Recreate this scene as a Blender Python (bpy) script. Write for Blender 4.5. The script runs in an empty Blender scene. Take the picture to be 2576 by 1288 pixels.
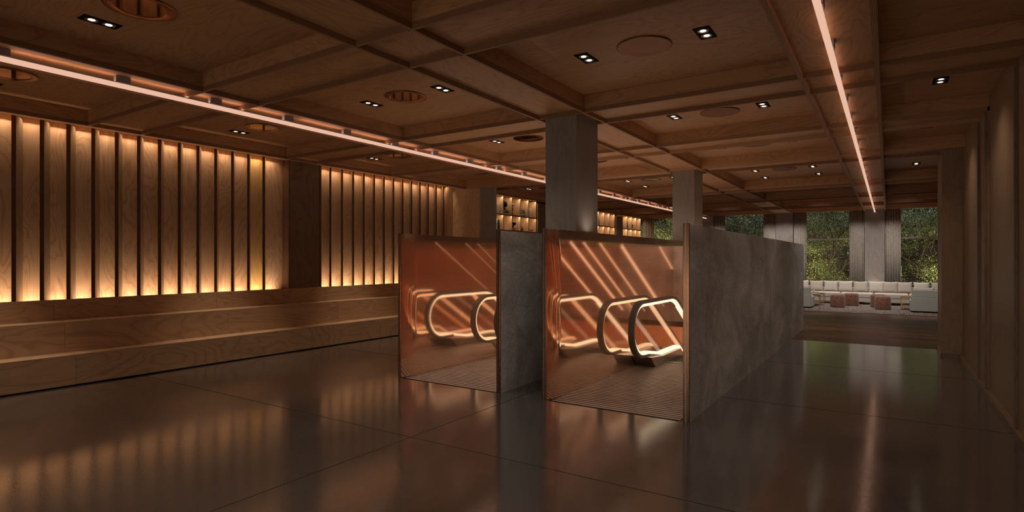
import bpy, bmesh, math, random
from mathutils import Vector, Matrix
random.seed(7)
C = bpy.context.scene.collection
SC = bpy.context.scene
PI = math.pi

# ------------------------------------------------------------------ materials
def newmat(name):
    m = bpy.data.materials.new(name); m.use_nodes = True
    nt = m.node_tree; nt.nodes.clear()
    out = nt.nodes.new('ShaderNodeOutputMaterial')
    b = nt.nodes.new('ShaderNodeBsdfPrincipled')
    nt.links.new(b.outputs[0], out.inputs[0])
    return m, nt, b, out

def N(nt, t, **kw):
    n = nt.nodes.new(t)
    for k, v in kw.items():
        if k in n.inputs: n.inputs[k].default_value = v
        else: setattr(n, k, v)
    return n

def ramp(nt, stops, interp='LINEAR'):
    r = nt.nodes.new('ShaderNodeValToRGB'); r.color_ramp.interpolation = interp
    e = r.color_ramp.elements
    while len(e) < len(stops): e.new(0.5)
    for i, (p, c) in enumerate(stops):
        e[i].position = p; e[i].color = (c[0], c[1], c[2], 1)
    return r

def plain(name, col, rough=.6, metal=0., spec=.5, var=.12, scale=6., emis=None, es=0.):
    m, nt, b, out = newmat(name)
    tc = N(nt, 'ShaderNodeTexCoord')
    nz = N(nt, 'ShaderNodeTexNoise', Scale=scale, Detail=4.)
    nt.links.new(tc.outputs['Object'], nz.inputs['Vector'])
    lo = [c*(1-var) for c in col]; hi = [min(1, c*(1+var)) for c in col]
    r = ramp(nt, [(.3, lo), (.7, hi)])
    nt.links.new(nz.outputs['Fac'], r.inputs[0]); nt.links.new(r.outputs[0], b.inputs['Base Color'])
    b.inputs['Roughness'].default_value = rough; b.inputs['Metallic'].default_value = metal
    b.inputs['Specular IOR Level'].default_value = spec
    if emis:
        b.inputs['Emission Color'].default_value = (*emis, 1); b.inputs['Emission Strength'].default_value = es
    return m

def ply(name, light, dark, axis='Z', rough=.42, freq=17., contrast=1., scale=1.9, spec=.35):
    """plywood: contour-line figure stretched along the grain axis plus fine fibres"""
    m, nt, b, out = newmat(name)
    L = nt.links.new
    tc = N(nt, 'ShaderNodeTexCoord'); oi = N(nt, 'ShaderNodeObjectInfo')
    mul = N(nt, 'ShaderNodeVectorMath', operation='SCALE'); mul.inputs[0].default_value = (17.3, 9.1, 23.7)
    L(oi.outputs['Random'], mul.inputs['Scale'])
    add = N(nt, 'ShaderNodeVectorMath', operation='ADD')
    L(tc.outputs['Object'], add.inputs[0]); L(mul.outputs[0], add.inputs[1])
    mp = N(nt, 'ShaderNodeMapping'); s = [1., 1., 1.]; s['XYZ'.index(axis)] = .22
    mp.inputs['Scale'].default_value = s; L(add.outputs[0], mp.inputs[0])
    nz = N(nt, 'ShaderNodeTexNoise', Scale=scale, Detail=3.2, Roughness=.42, Distortion=1.1)
    L(mp.outputs[0], nz.inputs['Vector'])
    mt = N(nt, 'ShaderNodeMath', operation='MULTIPLY'); mt.inputs[1].default_value = freq
    L(nz.outputs['Fac'], mt.inputs[0])
    pp = N(nt, 'ShaderNodeMath', operation='FRACT'); L(mt.outputs[0], pp.inputs[0])
    rr = ramp(nt, [(0., (0, 0, 0)), (.12, (.75,)*3), (.55, (1, 1, 1)), (.86, (.62,)*3), (1., (0, 0, 0))])
    L(pp.outputs[0], rr.inputs[0])
    mp2 = N(nt, 'ShaderNodeMapping'); s2 = [90., 90., 90.]; s2['XYZ'.index(axis)] = 2.2
    mp2.inputs['Scale'].default_value = s2; L(add.outputs[0], mp2.inputs[0])
    nf = N(nt, 'ShaderNodeTexNoise', Scale=1., Detail=2.); L(mp2.outputs[0], nf.inputs['Vector'])
    nb = N(nt, 'ShaderNodeTexNoise', Scale=.9, Detail=2.); L(mp.outputs[0], nb.inputs['Vector'])
    # combine
    a1 = N(nt, 'ShaderNodeMath', operation='MULTIPLY'); a1.inputs[1].default_value = .55*contrast; L(rr.outputs[0], a1.inputs[0])
    a2 = N(nt, 'ShaderNodeMath', operation='MULTIPLY_ADD'); a2.inputs[1].default_value = .45; L(nf.outputs['Fac'], a2.inputs[0]); L(a1.outputs[0], a2.inputs[2])
    a3 = N(nt, 'ShaderNodeMath', operation='MULTIPLY_ADD'); a3.inputs[1].default_value = .5; L(nb.outputs['Fac'], a3.inputs[0]); L(a2.outputs[0], a3.inputs[2])
    mr = N(nt, 'ShaderNodeMapRange'); mr.inputs['From Min'].default_value = .3; mr.inputs['From Max'].default_value = .55*contrast+.55
    L(a3.outputs[0], mr.inputs[0])
    cr = ramp(nt, [(0., dark), (1., light)]); L(mr.outputs[0], cr.inputs[0])
    L(cr.outputs[0], b.inputs['Base Color'])
    b.inputs['Roughness'].default_value = rough; b.inputs['Specular IOR Level'].default_value = spec
    return m

LT, DK = (.50, .31, .17), (.32, .175, .085)
M = {}
M['ply_x'] = ply('plywood_grain_x', LT, DK, 'X')
M['ply_y'] = ply('plywood_grain_y', LT, DK, 'Y')
M['ply_z'] = ply('plywood_grain_z', (.62, .43, .27), (.42, .245, .125), 'Z')
CLT, CDK = (.53, .285, .14), (.33, .165, .075)
M['ceil_x'] = ply('ceiling_plywood_x', CLT, CDK, 'X', contrast=.8, rough=.5)
M['ceil_y'] = ply('ceiling_plywood_y', CLT, CDK, 'Y', contrast=.8, rough=.5)
M['bench'] = ply('bench_plywood', (.56, .37, .22), (.37, .22, .12), 'Y', freq=17, scale=1.6)
M['dkply_z'] = ply('dark_plywood', (.24, .16, .105), (.15, .095, .058), 'Z')
M['post'] = ply('grey_stained_plywood', (.30, .265, .235), (.20, .172, .15), 'Z', freq=11, contrast=.5)
M['wallr'] = ply('right_wall_plywood', (.32, .21, .13), (.21, .13, .075), 'Z', contrast=.6)
M['fin'] = ply('shaded_fin_plywood', (.34, .235, .14), (.22, .13, .07), 'Z')  # darker board, base lowered to carry the shade on the slanted faces
M['edge'] = plain('plywood_edge', (.16, .075, .038), .6)
M['shelf_edge'] = plain('shelf_edge_veneer', (.22, .07, .03), .45)

def edge_stripes(ax, c0, c1):
    m, nt, b, out = newmat('plywood_edge_laminations_'+'xy'[ax])
    L = nt.links.new
    tc = N(nt, 'ShaderNodeTexCoord'); sp = N(nt, 'ShaderNodeSeparateXYZ'); L(tc.outputs['Object'], sp.inputs[0])
    mu = N(nt, 'ShaderNodeMath', operation='MULTIPLY'); mu.inputs[1].default_value = 520.; L(sp.outputs[ax], mu.inputs[0])
    si = N(nt, 'ShaderNodeMath', operation='SINE'); L(mu.outputs[0], si.inputs[0])
    r = ramp(nt, [(.2, c0), (.8, c1)]); L(si.outputs[0], r.inputs[0])
    L(r.outputs[0], b.inputs['Base Color']); b.inputs['Roughness'].default_value = .6
    return m
M['edges'] = edge_stripes(1, (.09, .036, .018), (.2, .09, .045))
M['rib_y'] = edge_stripes(1, (.26, .125, .06), (.50, .28, .155))
M['rib_x'] = edge_stripes(0, (.26, .125, .06), (.50, .28, .155))

def concrete():
    m, nt, b, out = newmat('polished_concrete')
    L = nt.links.new
    tc = N(nt, 'ShaderNodeTexCoord')
    n1 = N(nt, 'ShaderNodeTexNoise', Scale=.7, Detail=6., Roughness=.6); L(tc.outputs['Object'], n1.inputs['Vector'])
    n2 = N(nt, 'ShaderNodeTexNoise', Scale=14., Detail=5., Roughness=.65); L(tc.outputs['Object'], n2.inputs['Vector'])
    mx = N(nt, 'ShaderNodeMath', operation='MULTIPLY_ADD'); mx.inputs[1].default_value = .45
    L(n2.outputs['Fac'], mx.inputs[0]); L(n1.outputs['Fac'], mx.inputs[2])
    cr = ramp(nt, [(.45, (.056, .051, .048)), (.95, (.115, .106, .1))]); L(mx.outputs[0], cr.inputs[0])
    L(cr.outputs[0], b.inputs['Base Color'])
    rr = ramp(nt, [(.45, (.07,)*3), (.95, (.15,)*3)]); L(mx.outputs[0], rr.inputs[0]); L(rr.outputs[0], b.inputs['Roughness'])
    mp = N(nt, 'ShaderNodeMapping'); mp.inputs['Scale'].default_value = (26., 90., 1.); mp.inputs['Rotation'].default_value = (0, 0, -.58)
    L(tc.outputs['Object'], mp.inputs[0])
    n3 = N(nt, 'ShaderNodeTexNoise', Scale=1., Detail=4.); L(mp.outputs[0], n3.inputs['Vector'])
    bp = N(nt, 'ShaderNodeBump', Strength=.06, Distance=.006); L(n3.outputs['Fac'], bp.inputs['Height']); L(bp.outputs[0], b.inputs['Normal'])
    b.inputs['Specular IOR Level'].default_value = .5
    b.inputs['Coat Weight'].default_value = 1.; b.inputs['Coat IOR'].default_value = 2.2
    L(rr.outputs[0], b.inputs['Coat Roughness']); L(bp.outputs[0], b.inputs['Coat Normal'])
    return m
M['concrete'] = concrete()
M['joint'] = plain('floor_joint', (.015, .012, .01), .8)

def parquet():
    m, nt, b, out = newmat('dark_parquet')
    L = nt.links.new
    tc = N(nt, 'ShaderNodeTexCoord')
    br = N(nt, 'ShaderNodeTexBrick', Scale=1.); br.inputs['Brick Width'].default_value = 1.6; br.inputs['Row Height'].default_value = .13
    br.inputs['Mortar Size'].default_value = .004; br.offset = .37
    br.inputs['Color1'].default_value = (.03, .010, .005, 1); br.inputs['Color2'].default_value = (.21, .085, .045, 1); br.inputs['Mortar'].default_value = (.01, .005, .003, 1)
    L(tc.outputs['Object'], br.inputs['Vector'])
    mp = N(nt, 'ShaderNodeMapping'); mp.inputs['Scale'].default_value = (1.5, 40, 1); L(tc.outputs['Object'], mp.inputs[0])
    nz = N(nt, 'ShaderNodeTexNoise', Scale=1., Detail=3.); L(mp.outputs[0], nz.inputs['Vector'])
    r = ramp(nt, [(.3, (.55,)*3), (.7, (1.3,)*3)]); L(nz.outputs['Fac'], r.inputs[0])
    mx = N(nt, 'ShaderNodeMix', data_type='RGBA', blend_type='MULTIPLY'); mx.inputs[0].default_value = 1.
    L(br.outputs['Color'], mx.inputs[6]); L(r.outputs[0], mx.inputs[7]); L(mx.outputs[2], b.inputs['Base Color'])
    b.inputs['Roughness'].default_value = .36; b.inputs['Specular IOR Level'].default_value = .22
    return m
M['parquet'] = parquet()

def patina():
    m, nt, b, out = newmat('blackened_steel')
    L = nt.links.new
    tc = N(nt, 'ShaderNodeTexCoord'); mp = N(nt, 'ShaderNodeMapping'); mp.inputs['Scale'].default_value = (1, .55, .9); L(tc.outputs['Object'], mp.inputs[0])
    n1 = N(nt, 'ShaderNodeTexNoise', Scale=1.5, Detail=9., Roughness=.72, Distortion=.6); L(mp.outputs[0], n1.inputs['Vector'])
    n2 = N(nt, 'ShaderNodeTexNoise', Scale=30., Detail=5., Roughness=.7); L(mp.outputs[0], n2.inputs['Vector'])
    mx = N(nt, 'ShaderNodeMath', operation='MULTIPLY_ADD'); mx.inputs[1].default_value = .35; L(n2.outputs['Fac'], mx.inputs[0]); L(n1.outputs['Fac'], mx.inputs[2])
    cr = ramp(nt, [(.44, (.31, .31, .315)), (.62, (.56, .56, .565)), (.82, (.92, .92, .93))]); L(mx.outputs[0], cr.inputs[0])
    L(cr.outputs[0], b.inputs['Base Color'])
    rr = ramp(nt, [(.4, (.38,)*3), (.9, (.55,)*3)]); L(mx.outputs[0], rr.inputs[0]); L(rr.outputs[0], b.inputs['Roughness'])
    b.inputs['Metallic'].default_value = .1
    return m
M['steel'] = patina()

def copper(name, col, rough, haze=0.):
    m, nt, b, out = newmat(name)
    L = nt.links.new
    tc = N(nt, 'ShaderNodeTexCoord'); mp = N(nt, 'ShaderNodeMapping'); mp.inputs['Scale'].default_value = (1.2, 1.2, 120); L(tc.outputs['Object'], mp.inputs[0])
    n = N(nt, 'ShaderNodeTexNoise', Scale=2., Detail=3.); L(mp.outputs[0], n.inputs['Vector'])
    cr = ramp(nt, [(.3, [c*.92 for c in col]), (.7, [min(1, c*1.08) for c in col])]); L(n.outputs['Fac'], cr.inputs[0]); L(cr.outputs[0], b.inputs['Base Color'])
    b.inputs['Roughness'].default_value = rough; b.inputs['Metallic'].default_value = 1.
    if haze:
        b2 = N(nt, 'ShaderNodeBsdfPrincipled'); b2.inputs['Roughness'].default_value = .5; b2.inputs['Metallic'].default_value = .8
        L(cr.outputs[0], b2.inputs['Base Color'])
        mx = N(nt, 'ShaderNodeMixShader'); mx.inputs[0].default_value = haze
        L(b.outputs[0], mx.inputs[1]); L(b2.outputs[0], mx.inputs[2]); L(mx.outputs[0], out.inputs[0])
    return m
M['copper'] = copper('brushed_copper', (.88, .635, .50), .06, .15)
M['bronze'] = copper('bronze_trim', (.42, .20, .11), .22)
M['dish'] = copper('dark_bronze_mirror', (.50, .26, .13), .05)
M['dish_rim'] = copper('dark_bronze_rim', (.36, .17, .085), .14)
M['grille'] = plain('ribbed_metal', (.46, .37, .32), .38, .35)
M['rail'] = plain('grey_rubber_handrail', (.115, .098, .085), .42)
M['stainless'] = plain('brushed_stainless', (.36, .32, .29), .3, .85)
M['step'] = plain('escalator_step_metal', (.2, .18, .165), .35, .8)
M['bracket'] = plain('grey_metal_bracket', (.34, .33, .36), .5, .2)
M['black'] = plain('matt_black_metal', (.006, .006, .006), .8, spec=.1)
M['linen'] = plain('cream_linen', (.52, .47, .40), .9, var=.06, scale=40)
M['linen2'] = plain('oat_linen', (.44, .385, .32), .9, var=.06, scale=40)
M['sofa_back'] = plain('grey_green_linen', (.36, .35, .30), .9, var=.06, scale=40)
M['brass'] = plain('satin_brass', (.62, .42, .13), .28, .95)
M['tabletop'] = ply('walnut_table_top', (.30, .14, .08), (.16, .07, .04), 'X', rough=.22)
M['rug'] = plain('wool_rug', (.19, .15, .128), .95, var=.6, scale=30)
M['curtain'] = plain('grey_beige_curtain', (.38, .345, .29), .9, var=.14, scale=9)
M['paper'] = plain('page_block', (.75, .7, .6), .9)
M['frame'] = plain('window_frame_metal', (.34, .28, .25), .45, .4)
M['bark'] = plain('bark', (.05, .034, .022), .9, var=.4, scale=18)
M['soil'] = plain('garden_soil', (.02, .02, .013), .95, var=.4)
M['facade'] = plain('dark_timber_facade', (.045, .024, .013), .8, var=.3, scale=2)
M['plain_dark'] = plain('dark_wall_finish', (.05, .035, .026), .8)

def pouf():
    m, nt, b, out = newmat('rust_velvet')
    L = nt.links.new
    tc = N(nt, 'ShaderNodeTexCoord'); mp = N(nt, 'ShaderNodeMapping'); mp.inputs['Scale'].default_value = (7, 7, 26); L(tc.outputs['Object'], mp.inputs[0])
    n = N(nt, 'ShaderNodeTexNoise', Scale=1.6, Detail=4.); L(mp.outputs[0], n.inputs['Vector'])
    cr = ramp(nt, [(.3, (.10, .036, .018)), (.7, (.27, .115, .06))]); L(n.outputs['Fac'], cr.inputs[0]); L(cr.outputs[0], b.inputs['Base Color'])
    b.inputs['Roughness'].default_value = .8
    b.inputs['Sheen Weight'].default_value = .3
    return m
M['pouf'] = pouf()

def emit(name, col, s):
    m, nt, b, out = newmat(name)
    e = N(nt, 'ShaderNodeEmission'); e.inputs[0].default_value = (*col, 1); e.inputs[1].default_value = s
    nt.links.new(e.outputs[0], out.inputs[0]); nt.nodes.remove(b)
    return m
M['tube'] = emit('warm_tube_light', (1., .60, .43), .82)
M['led'] = emit('escalator_led', (1., .74, .48), 1.6)
M['streak_line'] = emit('added_copper_streak', (1., .58, .34), 1.25)  # made-up glowing lines, reflected as streaks in the copper
M['streak_line_dim'] = emit('dim_added_copper_streak', (1., .5, .26), .32)
M['lamp'] = emit('downlight_lamp', (1., .86, .62), 6.)

def glass(name, tint, refl=.08):
    m, nt, b, out = newmat(name)
    nt.nodes.remove(b); L = nt.links.new
    t = N(nt, 'ShaderNodeBsdfTransparent'); t.inputs[0].default_value = (*tint, 1)
    g = N(nt, 'ShaderNodeBsdfGlossy'); g.inputs['Roughness'].default_value = .01; g.inputs[0].default_value = (.9, .9, .9, 1)
    fr = N(nt, 'ShaderNodeFresnel'); fr.inputs[0].default_value = 1.45
    ge = N(nt, 'ShaderNodeNewGeometry'); inv = N(nt, 'ShaderNodeMath', operation='SUBTRACT'); inv.inputs[0].default_value = 1.; L(ge.outputs['Backfacing'], inv.inputs[1])
    fm = N(nt, 'ShaderNodeMath', operation='MULTIPLY'); L(fr.outputs[0], fm.inputs[0]); L(inv.outputs[0], fm.inputs[1])
    mx = N(nt, 'ShaderNodeMixShader'); L(fm.outputs[0], mx.inputs[0]); L(t.outputs[0], mx.inputs[1]); L(g.outputs[0], mx.inputs[2])
    L(mx.outputs[0], out.inputs[0])
    return m
M['glass'] = glass('window_glass', (.93, .95, .93))
M['balglass'] = glass('balustrade_glass', (.90, .88, .86))
M['vase'] = glass('amber_glass', (.9, .6, .25))

def leaf(name, a, b_):
    m, nt, b, out = newmat(name)
    L = nt.links.new
    g = N(nt, 'ShaderNodeNewGeometry'); r = ramp(nt, [(0, a), (1, b_)]); L(g.outputs['Random Per Island'], r.inputs[0]); L(r.outputs[0], b.inputs['Base Color'])
    b.inputs['Roughness'].default_value = .5
    return m
M['leaf'] = leaf('leaves', (.04, .055, .02), (.34, .36, .15))
M['rug_pile'] = leaf('wool_pile', (.15, .115, .095), (.40, .32, .27))
M['leaf2'] = leaf('dark_leaves', (.025, .045, .02), (.2, .23, .1))

# ------------------------------------------------------------------ builders
def world_loc(o):
    v = Vector((0, 0, 0))
    while o: v += o.location; o = o.parent
    return v

class MB:
    def __init__(s): s.bm = bmesh.new()
    def box(s, x0, x1, y0, y1, z0, z1, mi=0, bevel=0):
        v = [s.bm.verts.new((x, y, z)) for x in (x0, x1) for y in (y0, y1) for z in (z0, z1)]
        fs = []
        for q in ((0, 1, 3, 2), (4, 6, 7, 5), (0, 4, 5, 1), (2, 3, 7, 6), (0, 2, 6, 4), (1, 5, 7, 3)):
            f = s.bm.faces.new([v[i] for i in q]); f.material_index = mi; fs.append(f)
        if bevel:
            es = list({e for f in fs for e in f.edges})
            bmesh.ops.bevel(s.bm, geom=es, offset=bevel, segments=3, profile=.5, affect='EDGES')
        return s
    def cyl(s, x, y, z0, z1, r, seg=24, r2=None, mi=0, cap=True):
        r2 = r if r2 is None else r2
        a = [s.bm.verts.new((x+r*math.cos(2*PI*i/seg), y+r*math.sin(2*PI*i/seg), z0)) for i in range(seg)]
        b = [s.bm.verts.new((x+r2*math.cos(2*PI*i/seg), y+r2*math.sin(2*PI*i/seg), z1)) for i in range(seg)]
        for i in range(seg):
            f = s.bm.faces.new((a[i], a[(i+1) % seg], b[(i+1) % seg], b[i])); f.material_index = mi; f.smooth = True
        if cap:
            s.bm.faces.new(a[::-1]).material_index = mi; s.bm.faces.new(b).material_index = mi
        return s
    def lathe(s, x, y, prof, seg=32, mi=0, smooth=True):
        rows = []
        for (r, z) in prof:
            if r < 1e-5: rows.append([s.bm.verts.new((x, y, z))])
            else: rows.append([s.bm.verts.new((x+r*math.cos(2*PI*i/seg), y+r*math.sin(2*PI*i/seg), z)) for i in range(seg)])
        for a, b in zip(rows, rows[1:]):
            for i in range(seg):
                j = (i+1) % seg
                if len(a) == 1 and len(b) == 1: continue
                if len(a) == 1: vs = (a[0], b[j], b[i])
                elif len(b) == 1: vs = (a[i], a[j], b[0])
                else: vs = (a[i], a[j], b[j], b[i])
                f = s.bm.faces.new(vs); f.smooth = smooth; f.material_index = mi
        return s
    def sweep(s, path, x0, x1, t0, t1, closed_ends=True):
        """path: list of (y,z,ny,nz) ; section from offset t0 to t1 along the normal, x0..x1 wide"""
        rows = []
        for (y, z, ny, nz) in path:
            rows.append([s.bm.verts.new((xx, y+ny*t, z+nz*t)) for (xx, t) in ((x0, t0), (x1, t0), (x1, t1), (x0, t1))])
        for a, b in zip(rows, rows[1:]):
            for k in range(4):
                s.bm.faces.new((a[k], a[(k+1) % 4], b[(k+1) % 4], b[k]))
        s.bm.faces.new(rows[0][::-1]); s.bm.faces.new(rows[-1])
        return s
    def prism_x(s, pts, x0, x1):
        a = [s.bm.verts.new((x0, y, z)) for y, z in pts]; b = [s.bm.verts.new((x1, y, z)) for y, z in pts]
        n = len(pts)
        for i in range(n): s.bm.faces.new((a[i], a[(i+1) % n], b[(i+1) % n], b[i]))
        s.bm.faces.new(a[::-1]); s.bm.faces.new(b)
        return s
    def tube(s, p0, p1, r0, r1=None, seg=8):
        r1 = r0 if r1 is None else r1
        p0 = Vector(p0); p1 = Vector(p1); d = (p1-p0).normalized()
        u = d.orthogonal().normalized(); w = d.cross(u)
        a = [s.bm.verts.new(p0+(u*math.cos(2*PI*i/seg)+w*math.sin(2*PI*i/seg))*r0) for i in range(seg)]
        b = [s.bm.verts.new(p1+(u*math.cos(2*PI*i/seg)+w*math.sin(2*PI*i/seg))*r1) for i in range(seg)]
        for i in range(seg):
            f = s.bm.faces.new((a[i], a[(i+1) % seg], b[(i+1) % seg], b[i])); f.smooth = True
        s.bm.faces.new(a[::-1]); s.bm.faces.new(b)
        return s
    def build(s, name, mats, parent=None, origin=None):
        if not isinstance(mats, (list, tuple)): mats = [mats]
        bm = s.bm
        bmesh.ops.recalc_face_normals(bm, faces=bm.faces)
        if parent is not None: off = world_loc(parent); loc = Vector((0, 0, 0))
        else:
            off = Vector(origin) if origin else Vector((0, 0, 0)); loc = off
        bmesh.ops.translate(bm, vec=-off, verts=bm.verts)
        me = bpy.data.meshes.new(name); bm.to_mesh(me); bm.free()
        for m in mats: me.materials.append(m)
        o = bpy.data.objects.new(name, me); C.objects.link(o)
        if parent is not None: o.parent = parent
        o.location = loc
        return o

def tag(o, label, cat, group=None, kind=None):
    o['label'] = label; o['category'] = cat
    if group: o['group'] = group
    if kind: o['kind'] = kind
    return o
def struct(o, label=None):
    o['kind'] = 'structure'
    if label: o['label'] = label
    return o
def thing(name, label, cat, loc=(0, 0, 0), group=None, rz=0):
    o = bpy.data.objects.new(name, None); C.objects.link(o); o.location = loc; o.empty_display_size = .1
    o.rotation_euler = (0, 0, rz)
    return tag(o, label, cat, group)
def dup(root, loc, label, group=None, rz=None):
    r = root.copy(); C.objects.link(r); r.location = loc
    if rz is not None: r.rotation_euler = (0, 0, rz)
    r['label'] = label
    if group: r['group'] = group
    for ch in list(root.children):
        c = ch.copy(); C.objects.link(c); c.parent = r
        for g in list(ch.children):
            d = g.copy(); C.objects.link(d); d.parent = c
    return r
def light(kind, name, loc, energy, col, **kw):
    l = bpy.data.lights.new(name, kind); l.energy = energy; l.color = col
    rot = kw.pop('rot', (0, 0, 0))
    for k, v in kw.items(): setattr(l, k, v)
    o = bpy.data.objects.new(name, l); C.objects.link(o); o.location = loc; o.rotation_euler = rot
    return o

# ------------------------------------------------------------------ levels and grid
ZR, ZS, ZC = 3.60, 3.655, 3.82            # rib bottom, band soffit, coffer top
XB = [(-10.4, -9.5), (-7.24, -6.48), (-4.0, -3.28), (-.79, -.07)]
YB = [(-3.0, -2.24), (.27, .99), (3.49, 4.21), (6.70, 7.41), (9.43, 10.16), (12.23, 12.93), (16.52, 17.25), (19.66, 20.40), (23.0, 23.72), (26.3, 26.7)]
YEND = 26.5

# ---- ceiling -------------------------------------------------------------
mb = MB()
for a, b in zip(YB, YB[1:]):
    y0, y1 = a[1], b[0]
    xr = 1.30 if y1 < 12.5 else 2.42
    for x0, x1 in ((-9.5, -7.24), (-6.48, -4.0), (-3.28, -.79), (-.07, xr)):
        mb.box(x0, x1, y0, y1, ZC, ZC+.06)
struct(mb.build('ceiling', M['ceil_x']))
mb = MB()                                 # bands running across the hall
for i, (y0, y1) in enumerate(YB):
    if i == 0: y0 = -3.6
    xr = 1.30 if y1 < 12 else 3.2
    for x0, x1 in ((-9.5, -7.24), (-6.48, -4.0), (-3.28, -.79), (-.07, xr if y1 < 12 else 2.42)):
        mb.box(x0, x1, y0, y1, ZS, ZC+.06)
struct(mb.build('ceiling', M['ceil_x']))
mb = MB()                                 # bands running along the hall
for x0, x1 in XB[1:]:
    for i, (a, b) in enumerate(zip(YB, YB[1:])):
        mb.box(x0, x1, a[0] if i else -3.6, b[0], ZS, ZC+.06)
mb.box(-9.93, -9.5, -3.6, YEND, ZS, ZC+.06); mb.box(-10.4, -10.02, -3.6, YEND, ZS+.02, ZC+.06)
mb.box(-10.03, -9.9, -3.6, YEND, ZC, ZC+.06)
mb.box(2.42, 3.2, 12.93, YEND, ZS, ZC+.06)
struct(mb.build('ceiling', M['ceil_y']))
# ribs (plywood fins) framing each band
def rib_obj(mb): return struct(mb.build('trim', [M['ceil_y'], M['edges']]))
T = .03
for k, (x0, x1) in enumerate(XB[1:]):
    t = .045 if k == 2 else T
    for xa, xb in ((x0, x0+t), (x1-t, x1)):
        mb = MB().box(xa, xb, -3.6, YEND, ZR, ZS)
        mb.bm.normal_update(); mb.bm.faces.ensure_lookup_table()
        struct(mb.build('trim_1', M['rib_x']))
mb = MB().box(-9.53, -9.5, -3.6, YEND, ZR, ZS); o = struct(mb.build('trim_2', M['rib_x']))
for i, (y0, y1) in enumerate(YB[1:-1]):
    xl = -9.5
    xr = 1.30 if y1 < 12 else 2.42
    for ya, yb in ((y0, y0+T), (y1-T, y1)):
        mb = MB()
        xs = [xl, -7.24, -6.48, -4.0, -3.28, -.79, -.07, xr]
        for xa, xb in zip(xs, xs[1:]):
            mb.box(xa+(.045 if xa in (-7.24, -4.0, -.79) else 0), xb-(.045 if xb in (-6.48, -3.28, -.07) else 0), ya, yb, ZR, ZS)
        struct(mb.build('trim_3', M['rib_y']))

# ---- floor -----------------------------------------------------------------
EN = [dict(xo0=-5.90, xi0=-5.81, xi1=-4.22, xo1=-4.12), dict(xo0=-3.50, xi0=-3.40, xi1=-1.84, xo1=-1.73)]
YF, YE, YHOLE = 6.0, 15.65, 9.45
def floor_rects(y0, y1):
    """rectangles of floor in [y0,y1] outside the two escalator wells"""
    xs = [-10.4, EN[0]['xi0']-.02, EN[0]['xi1']+.02, EN[1]['xi0']-.02, EN[1]['xi1']+.02, 3.2]
    return [(xs[0], xs[1]), (xs[2], xs[3]), (xs[4], xs[5])]
mb = MB()
mb.box(-10.4, 3.2, -3.6, YF, -.15, 0)
for xa, xb in floor_rects(YF, 13.48): mb.box(xa, xb, YF, 13.48, -.15, 0)
struct(mb.build('floor', M['concrete']))
mb = MB()
for xa, xb in floor_rects(0, 0): mb.box(xa, xb, 13.48, YE, -.15, .0)
mb.box(-10.4, 3.2, YE, 27.2, -.15, 0)
struct(mb.build('floor', M['parquet']))
mb = MB()
for y in (-2.4, .85, 4.05, 7.35, 10.35):
    if y < YF: mb.box(-9.1, 1.03, y-.0045, y+.0045, 0, .0008)
    else:
        for xa, xb in ((-9.1, -5.9), (-4.12, -3.5), (-1.73, 1.03)): mb.box(xa, xb, y-.0045, y+.0045, 0, .0008)
mb.box(-3.8245, -3.8155, -3.5, 6.73, 0, .0008)
mb.box(-9.1, 1.03, 13.475, 13.49, 0, .001)
struct(mb.build('trim_4', M['joint']))

# ---- outer shell -------------------------------------------------------------
struct(MB().box(-10.5, -10.35, -3.6, 27, 0, 4).build('wall_left', M['plain_dark']))
struct(MB().box(-10.5, 3.3, -3.75, -3.6, 3.5, 4).box(-10.5, -9.2, -3.75, -3.6, 0, 3.5).box(1.0, 3.3, -3.75, -3.6, 0, 3.5).build('wall_front', M['wallr']))
mb = MB()
for k in range(6): mb.box(-9.2+2.03*k, -9.15+2.03*k, -3.72, -3.64, 0, 3.5)
f = struct(mb.box(-9.2, 1.0, -3.72, -3.64, 0, .06).box(-9.2, 1.0, -3.72, -3.64, 3.44, 3.5).build('window_5', plain('added_entrance_frame', (.05, .04, .035), .5, .4)))  # entrance glazing added behind the camera to let fill light in
MB().box(-9.2, 1.0, -3.685, -3.675, .06, 3.44).build('pane', M['glass'], f)
struct(MB().box(-14, 6, -12, -3.75, -.2, -.02).build('ground', plain('forecourt_paving', (.12, .11, .1), .8)))
for x in (-8.0, -4.6, -1.4, .6):
    light('SPOT', 'added_entrance_fill', (x, -7.5, .7), 140, (1., .78, .58), spot_size=math.radians(85), spot_blend=1., shadow_soft_size=.6, rot=(math.radians(90+14), 0, 0))  # unseen lamps added outside to brighten the ceiling and right side
struct(MB().box(3.2, 3.35, 13.57, 27, 0, 4).build('wall_right', M['dkply_z']))
struct(MB().box(-10.5, 3.35, -3.7, 27, 3.9, 4.0).build('ceiling', M['plain_dark']))

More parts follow.
